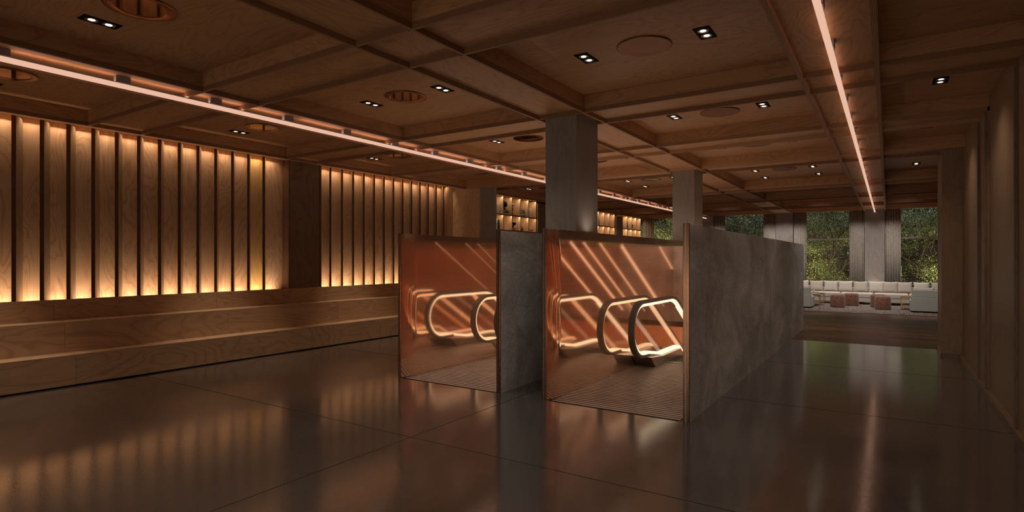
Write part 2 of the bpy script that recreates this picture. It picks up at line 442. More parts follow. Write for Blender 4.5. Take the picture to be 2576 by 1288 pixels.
# right wall of the hall: deep panels between slim pilasters
mb = MB()
PY = [(-3.6, -3.0), (-2.24, .27), (.99, 3.49), (4.21, 6.70), (7.41, 9.43), (10.16, 12.6)]
for y0, y1 in PY: mb.box(1.08, 1.3, y0, y1, 0, ZC+.05)
struct(mb.build('wall_right', M['wallr']))
mb = MB()
for y0, y1 in YB[:5]: mb.box(1.06, 1.3, y0, y1, 0, ZS)
struct(mb.build('wall_right', M['wallr']))
for y0, y1 in YB[:5]:
    for ya, yb in ((y0, y0+T), (y1-T, y1)):
        struct(MB().box(1.03, 1.06, ya, yb, .06, ZR).build('trim_5', M['dkply_z']))
mb = MB().box(1.02, 1.08, -3.6, 12.6, 0, .05); mb.box(.78, 1.1, 12.585, 12.6, 0, .05); mb.box(.775, .79, 12.585, 13.6, 0, .05)
struct(mb.build('baseboard_right', M['dkply_z']))
struct(MB().box(.79, 1.35, 12.6, 13.57, 0, ZC+.05).build('wall_right', M['wallr']))
struct(MB().box(1.35, 3.3, 13.4, 13.57, 0, ZC+.05).build('wall_right', M['wallr']))

# ---- left wall: stepped bench --------------------------------------------------
bench = thing('stepped_bench', 'long three tier plywood seating bench below the lit slatted wall', 'bench', (-9.5, 4, 0))
BY0, BY1 = -3.5, 12.22
def boards(joints): 
    ys = [BY0]+joints+[BY1]
    return [(a+.0015, b-.0015) for a, b in zip(ys, ys[1:])]
for (xf, z0, z1, js) in ((-9.15, .02, .42, [.88, 3.22, 5.56, 7.90, 10.24]), (-9.48, .40, .84, [.87, 3.21, 5.55, 7.89, 10.23]), (-9.83, .82, 1.13, [.86, 3.20, 5.54, 7.87, 10.2])):
    for y0, y1 in boards(js):
        MB().box(xf-.02, xf, y0, y1, z0, z1-.02).build('riser', M['bench'], bench)
for (x0, x1, z, js) in ((-9.50, -9.15, .42, [.87, 3.21, 5.55, 7.9, 10.24]), (-9.85, -9.48, .84, [.86, 3.2, 5.54, 7.88, 10.2]), (-9.895, -9.83, 1.13, [3.2, 7.87])):
    for y0, y1 in boards(js):
        MB().box(x0, x1, y0, y1, z-.02, z).build('tread', M['bench'], bench)
MB().box(-9.9, -9.17, BY0, BY1, .0, .39).box(-9.9, -9.5, BY0, BY1, .39, .8).box(-9.9, -9.86, BY0, BY1, .8, .94).build('plinth', M['black'], bench)

# slatted wall screens
PANX = -10.06; FD = .12
def slat_screen(label, ys, y0, y1):
    t = thing('slatted_wall_panel', label, 'wall panelling', (-9.98, (y0+y1)/2, 1.0), 'backlit slatted wall bays')
    seams = [y0]+[y+.025 for y in ys]+[y1]
    seams = [seams[0]]+[q+FD for q in seams[1:-1]]+[seams[-1]]
    for a, b in zip(seams, seams[1:]):
        if b-a > .02: MB().box(PANX-.04, PANX, a, b, .95, ZC+.04).build('back_panel', M['ply_z'], t)
    for y in ys:
        mb = MB()                                   # boards turned away from the wall normal, laminated edge to the front
        q = [(-9.9, y), (-9.9, y+.05), (PANX, y+.05+FD), (PANX, y+FD)]
        a = [mb.bm.verts.new((px, py, 1.0)) for px, py in q]; b = [mb.bm.verts.new((px, py, ZS)) for px, py in q]
        for i in range(4):
            f = mb.bm.faces.new((a[i], a[(i+1) % 4], b[(i+1) % 4], b[i])); f.material_index = 1 if i == 0 else 0
        mb.bm.faces.new(a[::-1]); mb.bm.faces.new(b)
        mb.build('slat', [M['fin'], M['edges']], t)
    return t
P_ = .3095
bay1 = [2.75+P_*(k-5) for k in range(18)]
bay2 = [8.02+.3095*k for k in range(13)]
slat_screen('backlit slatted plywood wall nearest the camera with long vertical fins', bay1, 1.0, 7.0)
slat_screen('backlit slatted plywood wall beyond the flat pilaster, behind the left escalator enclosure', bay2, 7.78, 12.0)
bay0 = [-2.1+P_*k for k in range(8)]
struct(MB().box(-10.1, -9.86, .27, 1.0, 1.132, ZS).box(-10.1, -9.86, -3.6, .27, 1.132, ZS).build('wall_left', M['dkply_z']))
mb = MB().box(-10.1, -9.87, 7.02, 7.76, 1.132, ZS); struct(mb.build('wall_left', M['dkply_z']))
struct(MB().box(-10.1, -9.855, 7.0, 7.02, 1.132, ZS).box(-10.1, -9.855, 7.74, 7.78, 1.132, ZS).build('trim_6', M['edge']))
struct(MB().box(-10.1, -9.98, 12.0, 12.24, .95, ZS).build('wall_left', M['ply_z']))
struct(MB().box(-10.3, -9.04, 12.24, 12.34, 0, ZC).build('wall_left', M['ply_z']))
struct(MB().box(-9.04, -8.59, 12.22, 12.34, 0, ZR).build('column', M['post']), 'grey stained plywood post at the end of the slatted wall')
# wall wash lamps hidden in the slots above and below
for ys, y0, y1 in ((bay1, 1.0, 6.75), (bay2, 7.80, 12.0)):
    es = [y0]+ys+[y1]
    for a, b in zip(es, es[1:]):
        if b-a < .12 or b-a > .5: continue
        c = min((a+b)/2+.095, b+.02)
        odd = 6.1 < c < 6.45
        wc = (1., .68, .30) if odd else (1., .69, .46); wb = 1.75 if odd else 1.32
        light('AREA', 'slot_lamp', (-9.965, c, 3.78), wb*.8, wc, shape='RECTANGLE', size=.03, size_y=.10, spread=math.radians(105), rot=(0, math.radians(14), 0))
        light('AREA', 'slot_lamp', (-9.945, c, .86), wb*1.7, wc, shape='RECTANGLE', size=.03, size_y=.16, spread=math.radians(80), rot=(PI, math.radians(-12), 0))

# ---- linear ceiling lights -----------------------------------------------------
def linear_light(x, label):
    t = thing('linear_ceiling_light', label, 'ceiling light', (x, 3.0, 3.6), 'linear ceiling lights')
    MB().box(x-.022, x+.022, -3, 26.35, 3.535, 3.578).build('tube', M['tube'], t)
    MB().box(x-.014, x+.014, -3, 26.35, 3.578, 3.588).build('channel', M['bracket'], t)
    y = 2.83-1.01*5
    while y < 26:
        MB().box(x-.03, x+.03, y-.07, y+.07, 3.585, ZS-.001).build('bracket', M['bracket'], t); y += 1.01
    for k in range(7):
        light('AREA', 'tube_glow', (x, -1+4*k, 3.592), 2.2 if x < -3 else .75, (1., .58, .42), shape='RECTANGLE', size=.02, size_y=3.9, rot=(PI, 0, 0))
    return t
linear_light(-6.85, 'continuous glowing linear light running diagonally over the left half of the hall')
linear_light(-.43, 'continuous glowing linear light on the right, running towards the windows')

# ---- downlights and ceiling dishes ---------------------------------------------
def make_down(loc, label):
    t = thing('twin_downlight', label, 'downlight', loc, 'recessed twin downlights')
    x, y, z = loc
    MB().box(x-.075, x+.075, y-.15, y+.15, z-.006, z+.002).build('frame', M['black'], t)
    for s in (-1, 1):
        mb = MB(); mb.lathe(x, y+s*.066, [(.0, z-.0065), (.028, z-.0065)], 20)
        mb.build('lamp', M['lamp'], t)
        mb = MB(); mb.lathe(x, y+s*.066, [(.052, z-.0062), (.049, z-.010), (.044, z-.010), (.030, z-.0066)], 20); mb.build('reflector', M['stainless'], t)
    return t
rows = [(2.25, 'nearest row'), (5.46, 'second row'), (8.44, 'third row'), (11.2, 'fourth row'), (14.62, 'fifth row'), (15.95, 'sixth row')]
cols = [(-9.0, 'beside the slatted wall'), (-5.87, 'just right of the left linear light'), (-4.62, 'left of the column line'),
        (-2.65, 'right of the column line'), (-1.43, 'just left of the right linear light'), (.52, 'beside the right wall')]
proto = None
spots = []
for y, rn in rows:
    for x, cn in cols:
        if x == .52 and y == 14.62: y_ = 15.44
        elif x == .52 and y == 15.95: continue
        else: y_ = y
        lab = 'square black twin downlight %s, %s from the camera' % (cn, rn)
        if proto is None: proto = make_down((x, y_, ZC), lab)
        else: dup(proto, (x, y_, ZC), lab)
        spots.append((x, y_))
for x, y in spots+[(x, y) for x in (-8.4, -5.2, -2.0, .5) for y in (-1.0, 18.5, 21.7, 24.8)]:
    e = 215 if y > 23 else 320 if 18 < y < 19 else 120 if y > 18 else (110 if x < -5 else 55) if y > 13 else 190 if x < -8.5 else 34 if x > -3 else 62
    sz = 50 if x < -8.5 else 62 if 18 < y < 19 else 120
    light('SPOT', 'downlight_beam', (x, y, ZC-.02), e, (1., .93, .87) if y > 17 else (1., .86, .72) if y > 13 else (1., .83, .66), rot=(math.radians(44 if 18 < y < 19 else 28 if 18 < y < 23 else 0), 0, 0), spot_size=math.radians(sz), spot_blend=1., shadow_soft_size=.04)

M['satin'] = copper('satin_copper_disc', (.27, .135, .075), .5)
proto2 = None
def make_dish(loc, label, satin=False):
    t = thing('ceiling_dish', label, 'ceiling fitting', loc, 'round bronze ceiling dishes')
    x, y, z = loc
    MB().lathe(x, y, [(.262, z+.001), (.268, z-.012), (.258, z-.014), (.195, z-.004)], 48).build('rim', M['satin' if satin else 'dish_rim'], t)
    MB().lathe(x, y, [(.196, z-.004), (.0, z-.005)], 48).build('mirror_disc', M['satin' if satin else 'dish'], t)
    return t
proto = None
for y, rn in ((2.30, 'nearest coffer row'), (5.46, 'second coffer row'), (8.50, 'third coffer row'), (11.2, 'fourth coffer row'), (14.65, 'fifth coffer row')):
    for x, cn in ((-8.37, 'beside the slatted wall'), (-5.24, 'left of the column line'), (-2.02, 'right of the column line')):
        if y == 2.3 and x == -2.02: continue
        lab = 'round bronze mirrored ceiling dish %s in the %s' % (cn, rn)
        if x == -2.02:
            lab = lab.replace('mirrored', 'satin')
            if proto2 is None: proto2 = make_dish((x, y, ZC), lab, True)
            else: dup(proto2, (x, y, ZC), lab)
        elif proto is None: proto = make_dish((x, y, ZC), lab)
        else: dup(proto, (x, y, ZC), lab)

# ---- columns ---------------------------------------------------------------------
def column(x0, x1, y0, y1, label, mat='post'):
    return struct(MB().box(x0, x1, y0, y1, 0, ZS).build('column', M[mat]), label)
column(-3.88, -3.418, 6.735, 7.40, 'large grey plywood column in front, between the escalator enclosures')
column(-3.90, -3.43, 12.26, 12.90, 'second grey plywood column farther back behind the copper wall')
for i, x in enumerate((-7.22, -3.98, -.77, 2.44)):
    column(x, x+.66, 26.42, 26.9, 'grey plywood column against the window wall')
struct(MB().box(-10.3, -9.86, 16.6, 17.35, 0, ZR).build('column', M['dkply_z']), 'plywood post between the first and second bookcases')
struct(MB().box(-10.3, -9.86, 19.8, 20.4, 0, ZR).build('column', M['dkply_z']), 'plywood post hidden behind the front column')
struct(MB().box(-10.3, -9.86, 23.25, 23.98, 0, ZR).build('column', M['dkply_z']), 'dark post between the far bookcases')

# ---- escalator enclosures -----------------------------------------------------------
HW = 2.07
def curve_face(mb, xi, xe, sgn):
    """copper liner: flat from y=6.3 back, flaring away at the front edge"""
    pts = []
    n = 14
    for i in range(n+1):
        y = YF+.012+.27*i/n
        pts.append((xi-(xi-xe)*((YF+.282-y)/.27)**2, y))
    return pts
for e, (E_, who) in enumerate(zip(EN, ('left', 'right'))):
    for side in (0, 1):
        xi = E_['xi0'] if side == 0 else E_['xi1']; xo = E_['xo0'] if side == 0 else E_['xo1']
        sg = -1 if side == 0 else 1            # direction from inside to outside
        lab = {(0, 0): 'copper lined left side wall of the left escalator enclosure',
               (0, 1): 'dark steel clad right side wall of the left escalator enclosure',
               (1, 0): 'copper lined left side wall of the right escalator enclosure, beside the front column',
               (1, 1): 'large blackened steel side wall right of the right escalator enclosure'}[(e, side)]
        t = thing('enclosure_wall', lab, 'partition', (xo, YF, 0), 'side walls of the escalator enclosures')
        # copper liner
        xe = xi+sg*.045
        pts = curve_face(None, xi, xe, sg)
        mb = MB(); th = sg*.008
        zb = .004
        ya = [p[1] for p in pts]
        a0 = None
        for (x, y) in pts:
            a = (mb.bm.verts.new((x, y, zb)), mb.bm.verts.new((x, y, HW)))
            if a0: 
                f = mb.bm.faces.new((a0[0], a[0], a[1], a0[1])); f.smooth = True
            a0 = a
        mb2 = mb
        mb2.build('copper_return', M['copper'], t)
        MB().box(min(xi, xi+th), max(xi, xi+th), YF+.283, YE, .0, HW).box(min(xi, xi+th), max(xi, xi+th), YHOLE, YE+4, -4.2, 0).build('copper_lining', M['copper'], t)
        # outer steel skin (split where a column stands in the wall)
        x_in = xi+sg*.010
        if sg < 0: xa, xb = xo, x_in
        else: xa, xb = x_in, xo
        segs = [(YF+.3, YE)]
        if e == 1 and side == 0: segs = [(YF+.3, 6.73), (7.405, 12.25), (12.91, YE)]
        mb = MB()
        for y0, y1 in segs: mb.box(xa, xb, y0, y1, .0, HW)
        xq = xi+sg*.052
        mb.box(min(xq, xo), max(xq, xo), YF+.012, YF+.3, 0, HW)
        mb.build('steel_cladding', M['steel'], t)
        # bronze nosing at the front edge
        xm0, xm1 = (xo, xe) if sg < 0 else (xe, xo)
        mb = MB().box(xm0-.002, xm1+.002, YF-.008, YF+.012, 0, HW+.012, bevel=.005)
        mb.build('edge_trim', M['bronze'], t)
        w = (xm1-xm0)
        MB().box(xm0+w*.35, xm0+w*.55, YF-.0125, YF-.008, 0, HW+.012).build('edge_inlay', M['stainless'], t)
        # glowing lines added inside the right side wall to streak the copper
        if side == 1:
            sl = -.577
            starts = [(9.55, 2.05), (10.09, 2.05), (10.84, 2.05), (11.99, 2.05), (14.55, 2.05), (8.66, 2.05)] if e == 1 else [(8.54, 2.05), (9.5, 2.05), (9.91, 2.05)]
            for k, (ys_, zs_) in enumerate(starts):
                L_ = min(2.5, 15.55-ys_)
                wv = (.05, .03, .03, .085, .045, .03)[k]*(1 if e else .7)
                y2, z2 = ys_+L_, zs_+L_*sl
                mb = MB().prism_x([(ys_, zs_), (ys_, zs_-wv), (y2, z2-wv), (y2, z2)], xi-.012, xi-.002)
                mb.build('added_light_line', M['streak_line' if e else 'streak_line_dim'], t)
    for xw in ((E_['xo0']+E_['xi0'])/2, (E_['xo1']+E_['xi1'])/2):
        light('AREA', 'added_wall_top_fill', (xw, (7.9+YE)/2 if xw > -4 and xw < -3 else (YF+YE)/2, HW+.006), 16 if xw < -5 else 8 if xw < -4 else 4.6, (1., .80, .62), shape='RECTANGLE', size=.03, size_y=YE-7.9-.6 if xw > -4 and xw < -3 else YE-YF-.8, rot=(PI, 0, 0))  # light strips added on the wall tops to brighten the ceiling
    # end wall
    tag(MB().box(E_['xi0']+.012, E_['xi1']-.012, YE-.05, YE, 0, HW).build('enclosure_end_wall', M['steel'], origin=(E_['xi0'], YE, 0)),
        'steel end wall closing the back of the %s escalator enclosure' % who, 'partition', 'end walls of the escalator enclosures')
    # ribbed landing floor
    x0, x1 = E_['xi0']+.001, E_['xi1']-.001
    mb = MB(); mb.box(x0, x1, YF, YHOLE, -.14, -.03, mi=1)
    y = YF+.012; pitch = .078
    mb.box(x0, x1, YF-.008, YF+.008, -.03, .002, mi=1)
    while y < YHOLE-.02:
        mb.box(x0, x1, y+.028, min(y+pitch, YHOLE), -.03, -.001); y += pitch
    tag(mb.build('ribbed_landing_floor', [M['grille'], M['black']], origin=(x0, YF, 0)), 'ribbed metal landing floor inside the %s escalator enclosure' % who, 'floor grille', 'ribbed landing floors')

# ---- escalators ------------------------------------------------------------------------
YK = 9.85                                   # where the incline starts
S30, C30 = math.sin(math.radians(30)), math.cos(math.radians(30))
def rail_path(r, ylen, ztop=None, bottom=True):
    """loop around the newel (centre cy,cz) then level top and 30 degree descent"""
    cy, cz = 8.40, .635
    p = []
    if bottom: p.append((8.72, cz-r-.0, 0, -1))
    n = 28
    for i in range(n+1):
        a = -PI/2-PI*i/n
        p.append((cy+r*math.cos(a), cz+r*math.sin(a), math.cos(a), math.sin(a)))
    # soft knee
    for i in range(9):
        a = math.radians(30)*i/8
        R = .9
        p.append((YK-.1+(R+ (r-.435))*math.sin(a), cz+.435-R+(R+(r-.435))*math.cos(a), math.sin(a), math.cos(a)))
    y, z = p[-1][0], p[-1][1]
    p.append((y+ylen*C30, z-ylen*S30, S30, C30))
    return p
def escalator(E_, who, label):
    t = thing('escalator', label, 'escalator', ((E_['xi0']+E_['xi1'])/2, 8.5, 0), 'descending escalators')
    xl = E_['xi0']+.25; xr = E_['xi1']-.27
    for side, xc in ((0, xl), (1, xr)):
        MB().sweep(rail_path(.435, 6.5), xc-.045, xc+.045, -.045, 0).build('handrail', M['rail'], t)
        MB().sweep(rail_path(.39, 6.5, bottom=False), xc-.026, xc+.026, -.046, 0).build('light_strip', M['led'], t)
        MB().sweep([q for q in rail_path(.39, 6.5, bottom=False)][-2:], xc-.026, xc+.026, -.064, -.046).build('light_strip', M['led'], t)
        # glass in three panes
        inner = [(y, z) for (y, z, a, b) in rail_path(.335, 6.5, bottom=False)]
        top = [q for q in inner]
        def lowz(y): return .19 if y < 10.15 else .19-(y-10.15)*S30/C30
        def topz(y):
            best = None
            for (ya, za), (yb, zb) in zip(top, top[1:]):
                if yb > ya and ya-1e-6 <= y <= yb+1e-6 and za > .6:
                    return za+(zb-za)*(y-ya)/(yb-ya)
            return .99
        for ya, yb in ((None, 9.75), (9.756, 10.95), (10.956, 13.5)):
            if ya is None:
                pts = [(8.41, .30)]+[q for q in inner if q[0] <= 8.41]+[(9.7, topz(9.7)), (9.7, .19), (9.15, .19), (8.8, .235)]
            else:
                n = 6; yy = [ya+(yb-ya)*i/n for i in range(n+1)]
                pts = [(y, topz(y)) for y in yy]+[(y, lowz(y)) for y in yy[::-1]]
            MB().prism_x(pts, xc-.006, xc+.006).build('glass_panel', M['balglass'], t)
        # deck light band along the skirt
        band = [(8.40, .2455), (8.58, .238), (8.80, .205), (9.18, .145), (10.0, .145)]
        pth = []
        for i, (y, z) in enumerate(band): pth.append((y, z, 0, 1))
        pth.append((10.15, .135, S30*.5, C30)); pth.append((10.15+6*C30, .135-6*S30, S30, C30))
        MB().sweep(pth, xc-.026, xc+.05 if side == 0 else xc+.026, -.0, .046).build('light_strip', M['led'], t)
        # outer deck and skirt
        xo = E_['xi0']+.012 if side == 0 else E_['xi1']-.012
        x0, x1 = (xo, xc+.075) if side == 0 else (xc-.055, xo)
        pts = [(8.62, .175), (8.82, 0), (10.15, -.02), (10.15+6*C30, -6*S30-.02), (10.15+6*C30, .125-6*S30), (10.13, .125), (9.2, .125)]
        MB().prism_x(pts, x0, x1).build('skirt', M['stainless'], t)
    # unseen fill light added to brighten the shaft and its copper
    light('AREA', 'added_shaft_fill', ((xl+xr)/2, YE+2.4, -.3), 50, (1., .80, .62), shape='RECTANGLE', size=1.2, size_y=1.2, rot=(math.radians(20), 0, 0))
    struct(MB().box(E_['xi0'], E_['xi1'], YE+3.98, YE+4.03, -4.3, -.15).build('wall_back', M['ply_x']))
    # moving steps
    xs0, xs1 = xl+.078, xr-.058
    for k in range(16):
        y = 9.45+.4*k
        z = -.012 if y < 10.2 else -.012-(y-10.2+.2)*S30/C30
        mb = MB().box(xs0, xs1, y, y+.395, z-.3, z-.008)
        for q in range(18):
            xx = xs0+(xs1-xs0)*(q+.15)/18; mb.box(xx, xx+(xs1-xs0)/18*.6, y, y+.395, z-.008, z)
        mb.build('step', M['step'], t)
    MB().box(xs0, xs1, 9.3, 9.45, -.03, .004).build('comb_plate', M['stainless'], t)
    MB().box(E_['xi0']+.01, E_['xi1']-.01, 9.46, YE+4, -4.3, -4.2).build('pit_floor', M['black'], t)
    return t
escalator(EN[0], 'left', 'descending escalator in the left copper enclosure with glowing handrail loops')
escalator(EN[1], 'right', 'descending escalator in the right copper enclosure with glowing handrail loops')

# ---- bookcases on the library wall -----------------------------------------------------
SHX0, SHX1 = -10.28, -9.9
def bookcase(y0, y1, n, label):
    t = thing('bookcase', label, 'bookcase', (-10.1, y0, 0), 'built in plywood bookcases')
    MB().box(SHX0-.02, SHX0, y0, y1, 0, ZS-.01).build('back_panel', M['ply_z'], t)
    zs = [.1, .6, 1.1, 1.6, 2.1, 2.59, 3.07]
    for z in zs:
        mb = MB().box(SHX0, SHX1, y0, y1, z, z+.035)
        for f in mb.bm.faces:
            if all(abs(v.co.x-SHX1) < 1e-4 for v in f.verts): f.material_index = 1
        mb.build('shelf', [M['ply_y'], M['shelf_edge']], t)
    for k in range(n+1):
        y = y0+(y1-y0-.03)*k/n
        for za, zb in zip(zs+[ZS+.0], zs[1:]+[ZS-.01]):
            if zb > za+.05 and za >= 1.5:
                MB().box(SHX0, SHX1-.005, y, y+.03, za+.035, zb).build('divider', M['ply_z'], t)
        MB().box(SHX0, SHX1-.005, y, y+.03, 0, 1.6).build('divider', M['ply_z'], t)
    return t
cases = [(13.1, 16.58, 7, 'first plywood bookcase seen left of the front column'),
         (20.45, 23.2, 5, 'plywood bookcase seen just right of the front column'),
         (24.02, 26.3, 4, 'farthest plywood bookcase beside the window curtain')]
for c in cases: bookcase(*c)
struct(MB().box(-10.3, -9.9, 17.35, 19.8, 0, ZS).build('wall_left', M['ply_z']))
# shelf lighting
for y0, y1, n, _ in cases:
    for z in (3.64, 3.062):
        light('AREA', 'shelf_lamp', (-9.915, (y0+y1)/2, z), 9 if z > 3.5 else 8, (1., .74, .48), shape='RECTANGLE', size=.02, size_y=y1-y0-.1, rot=(0, math.radians(22), 0))
BC = {'white': (.72, .68, .62), 'cream': (.66, .55, .42), 'black': (.012, .012, .014), 'teal': (.10, .22, .20), 'rust': (.38, .10, .04), 'grey': (.25, .25, .24), 'pink': (.55, .32, .28), 'green': (.17, .22, .12)}
bm_ = {k: plain('book_cover_'+k, v, .6) for k, v in BC.items()}
def book(y, z, w, h, d, colr, label, group, flat=False, lean=0):
    """upright: w along the shelf; flat: w along the shelf, h thick"""
    t = thing('book', label, 'book', (-9.99-d/2, y, z), group)
    x0, x1 = -9.99-d, -9.99
    if not flat:
        MB().box(x0, x1, y, y+w, z, z+h, bevel=.002).build('cover', bm_[colr], t)
        MB().box(x0+.004, x1-.008, y+.004, y+w-.004, z+h, z+h+.001).build('pages', M['paper'], t)
        if lean: t.rotation_euler = (lean, 0, 0)
    else:
        MB().box(x0, x1, y, y+w, z, z+h, bevel=.002).build('cover', bm_[colr], t)
        MB().box(x1, x1+.001, y+w*.25, y+w*.6, z+h*.35, z+h*.65).build('spine_label', M['paper'] if colr != 'white' else bm_['grey'], t)
    return t
def at_cell(c, k):
    y0, y1, n, _ = cases[c]; p = (y1-y0-.03)/n
    return y0+p*k+.03, p-.03
G = 'books on the library shelves'
Z1, Z2, Z3 = 3.106, 2.626, 2.136
def cell_books(c, k, z, spec, where, y_off=.02):
    y, w = at_cell(c, k); y += y_off
    tot = 0
    for (wd, h, colr) in spec:
        book(y+tot, z, wd, h, .22, colr, '%s book standing %s' % ('%.0f mm thick %s' % (wd*1000, colr) if False else colr, where[0] if isinstance(where, tuple) else where) + (', number %d from its left' % (spec.index((wd, h, colr))+1) if False else ''), G)
        tot += wd+.002
def stand(c, k, z, spec, where, off=.02):
    y, w = at_cell(c, k); y += off
    ords = ['first', 'second', 'third', 'fourth', 'fifth', 'sixth', 'seventh']
    for i, (wd, h, colr) in enumerate(spec):
        book(y, z, wd, h, .22, colr, '%s book upright, %s from left, %s' % (colr, ords[i], where), G); y += wd+.002
def lay(c, k, z, spec, where, off=.05):
    y, w = at_cell(c, k); y += off
    ords = ['bottom', 'second', 'third', 'fourth', 'fifth']
    for i, (wd, h, colr) in enumerate(spec):
        book(y+.008*(i % 2), z, wd, h, .22, colr, '%s book lying flat, %s in its stack %s' % (colr, ords[i], where), G, flat=True); z += h+.0015
stand(0, 2, Z1, [(.12, .33, 'white'), (.02, .3, 'grey'), (.13, .34, 'cream')], 'on the upper shelf beside the dark post', .14)
stand(0, 2, Z2, [(.12, .31, 'white'), (.03, .26, 'grey'), (.10, .30, 'black')], 'on the lower shelf beside the dark post', .14)
lay(0, 3, Z1, [(.36, .05, 'white'), (.34, .07, 'black'), (.36, .035, 'cream')], 'under the round black sculpture')
lay(0, 3, Z2, [(.36, .04, 'cream')], 'in the empty looking lower compartment')
lay(0, 5, Z1, [(.33, .04, 'black'), (.34, .05, 'cream'), (.33, .09, 'teal'), (.33, .04, 'grey')], 'in the fourth visible upper compartment')
stand(0, 6, Z1, [(.10, .31, 'white'), (.09, .30, 'cream'), (.09, .31, 'white')], 'on the upper shelf of the last compartment', .03)
lay(0, 4, Z2, [(.26, .10, 'pink')], 'below the dark basket')
stand(0, 6, Z2, [(.045, .28, 'green')], 'on the lower shelf in the last compartment', .02)
lay(0, 6, Z2, [(.3, .03, 'white'), (.28, .045, 'rust')], 'beside the slim green book', .12)
stand(1, 1, Z1, [(.06, .36, 'black'), (.09, .34, 'grey'), (.06, .30, 'white'), (.05, .24, 'black')], 'in the second compartment of the middle bookcase', .05)
stand(1, 2, Z1, [(.07, .38, 'rust'), (.07, .32, 'cream'), (.03, .26, 'black'), (.03, .24, 'white')], 'in the third compartment of the middle bookcase', .05)
stand(1, 3, Z1, [(.10, .38, 'black'), (.08, .33, 'white')], 'in the fourth compartment of the middle bookcase', .05)
stand(1, 3, Z2, [(.08, .3, 'rust'), (.05, .26, 'grey')], 'on the lower shelf of the middle bookcase', .05)
stand(2, 0, Z1, [(.05, .3, 'rust'), (.08, .36, 'pink'), (.05, .3, 'cream'), (.05, .26, 'white')], 'in the first compartment of the farthest bookcase', .12)
stand(2, 1, Z1, [(.06, .34, 'white'), (.09, .33, 'black'), (.05, .33, 'cream')], 'in the second compartment of the farthest bookcase', .12)
lay(2, 2, Z1, [(.36, .10, 'white'), (.3, .08, 'black'), (.32, .05, 'teal')], 'in the third compartment of the farthest bookcase')
stand(2, 3, Z1, [(.08, .4, 'rust')], 'in the last compartment of the farthest bookcase', .02)
stand(2, 1, Z2, [(.07, .24, 'pink'), (.05, .2, 'grey')], 'on the lower shelf of the farthest bookcase', .12)
stand(2, 2, Z2, [(.06, .26, 'cream'), (.06, .2, 'pink')], 'on the lower shelf, third compartment of the farthest bookcase', .12)
# ornaments
y, w = at_cell(0, 3)
yc = y+.2; zb = Z1+.16
t = thing('sculpture', 'round black sculpture sitting on a stack of flat books', 'sculpture', (-10.05, yc, zb))
MB().lathe(-10.05, yc, [(0, zb), (.09, zb), (.08, zb+.02), (.04, zb+.04), (.05, zb+.06), (.11, zb+.10), (.125, zb+.17), (.10, zb+.24), (.04, zb+.27), (0, zb+.275)], 24).build('body', M['black'], t)
y, w = at_cell(0, 4); yc = y+.14
t = thing('branch_ornament', 'dark twisted ornament standing in the third visible upper compartment', 'ornament', (-10.05, yc, Z1))
MB().lathe(-10.05, yc, [(0, Z1), (.06, Z1), (.07, Z1+.05), (.045, Z1+.12), (.08, Z1+.2), (.05, Z1+.27), (.085, Z1+.34), (.04, Z1+.41), (0, Z1+.43)], 14, smooth=False).build('body', plain('dark_ceramic', (.05, .035, .025), .4, var=.5, scale=20), t)
yc += .05
t = thing('basket', 'low dark basket standing on a pink book on the lower shelf', 'basket', (-10.05, yc, Z2+.102))
zb = Z2+.103
MB().lathe(-10.05, yc, [(0, zb), (.06, zb), (.055, zb+.05), (.06, zb+.055), (.12, zb+.08), (.13, zb+.15), (.12, zb+.155), (.11, zb+.09), (0, zb+.07)], 20).build('bowl', M['black'], t)
y, w = at_cell(0, 5); yc = y+.2
t = thing('vase', 'slim long necked amber glass vase on the lower shelf', 'vase', (-10.05, yc, Z2))
MB().lathe(-10.05, yc, [(0, Z2), (.07, Z2), (.10, Z2+.04), (.10, Z2+.08), (.05, Z2+.15), (.02, Z2+.2), (.018, Z2+.33), (.032, Z2+.36), (.03, Z2+.36), (.012, Z2+.33)], 24).build('body', plain('amber_glaze', (.30, .14, .04), .12), t)

# ---- window wall ---------------------------------------------------------------------
WY = 26.62
for i, x0 in enumerate((-9.9, -6.56, -3.32, -.11)):
    x1 = {0: -7.22, 1: -3.98, 2: -.77, 3: 2.44}[i]
    f = struct(MB().box(x0, x1, WY+.02, WY+.10, 2.50, 2.56).box(x0, x1, WY, WY+.12, .0, .12).box(x0, x0+.05, WY, WY+.12, .12, ZC).box(x1-.05, x1, WY, WY+.12, .12, ZC).box(x0, x1, WY, WY+.12, ZC-.05, ZC+.1).build('window_%d' % (i+1), M['frame']))
    g = MB().box(x0+.05, x1-.05, WY+.055, WY+.065, .12, ZC-.05).build('pane', M['glass'], f)
# curtains
def curtain(x0, x1, label, y=26.5, along='x'):
    t = thing('curtain', label, 'curtain', ((x0+x1)/2, y, 0), 'pleated curtains at the window wall')
    mb = MB(); n = 90; rows = []
    for i in range(n+1):
        u = i/n; ph = u*(abs(x1-x0)/.085)*2*PI
        d = .03*math.sin(ph)+.008*math.sin(ph*.37+1)
        if along == 'x': rows.append([(x0+(x1-x0)*u, y+d*.9, .02), (x0+(x1-x0)*u, y+d, 1.9), (x0+(x1-x0)*u, y+d*.8, ZS+.1)])
    vs = [[mb.bm.verts.new(p) for p in r] for r in rows]
    for a, b in zip(vs, vs[1:]):
        for k in range(2):
            f = mb.bm.faces.new((a[k], b[k], b[k+1], a[k+1])); f.smooth = True
    me = mb.build('cloth', M['curtain'], t)
    md = me.modifiers.new('thick', 'SOLIDIFY'); md.thickness = .004
    MB().box(min(x0, x1)-.02, max(x0, x1)+.02, y-.02, y+.02, ZS+.10, ZS+.13).build('track', M['frame'], t)
    return t
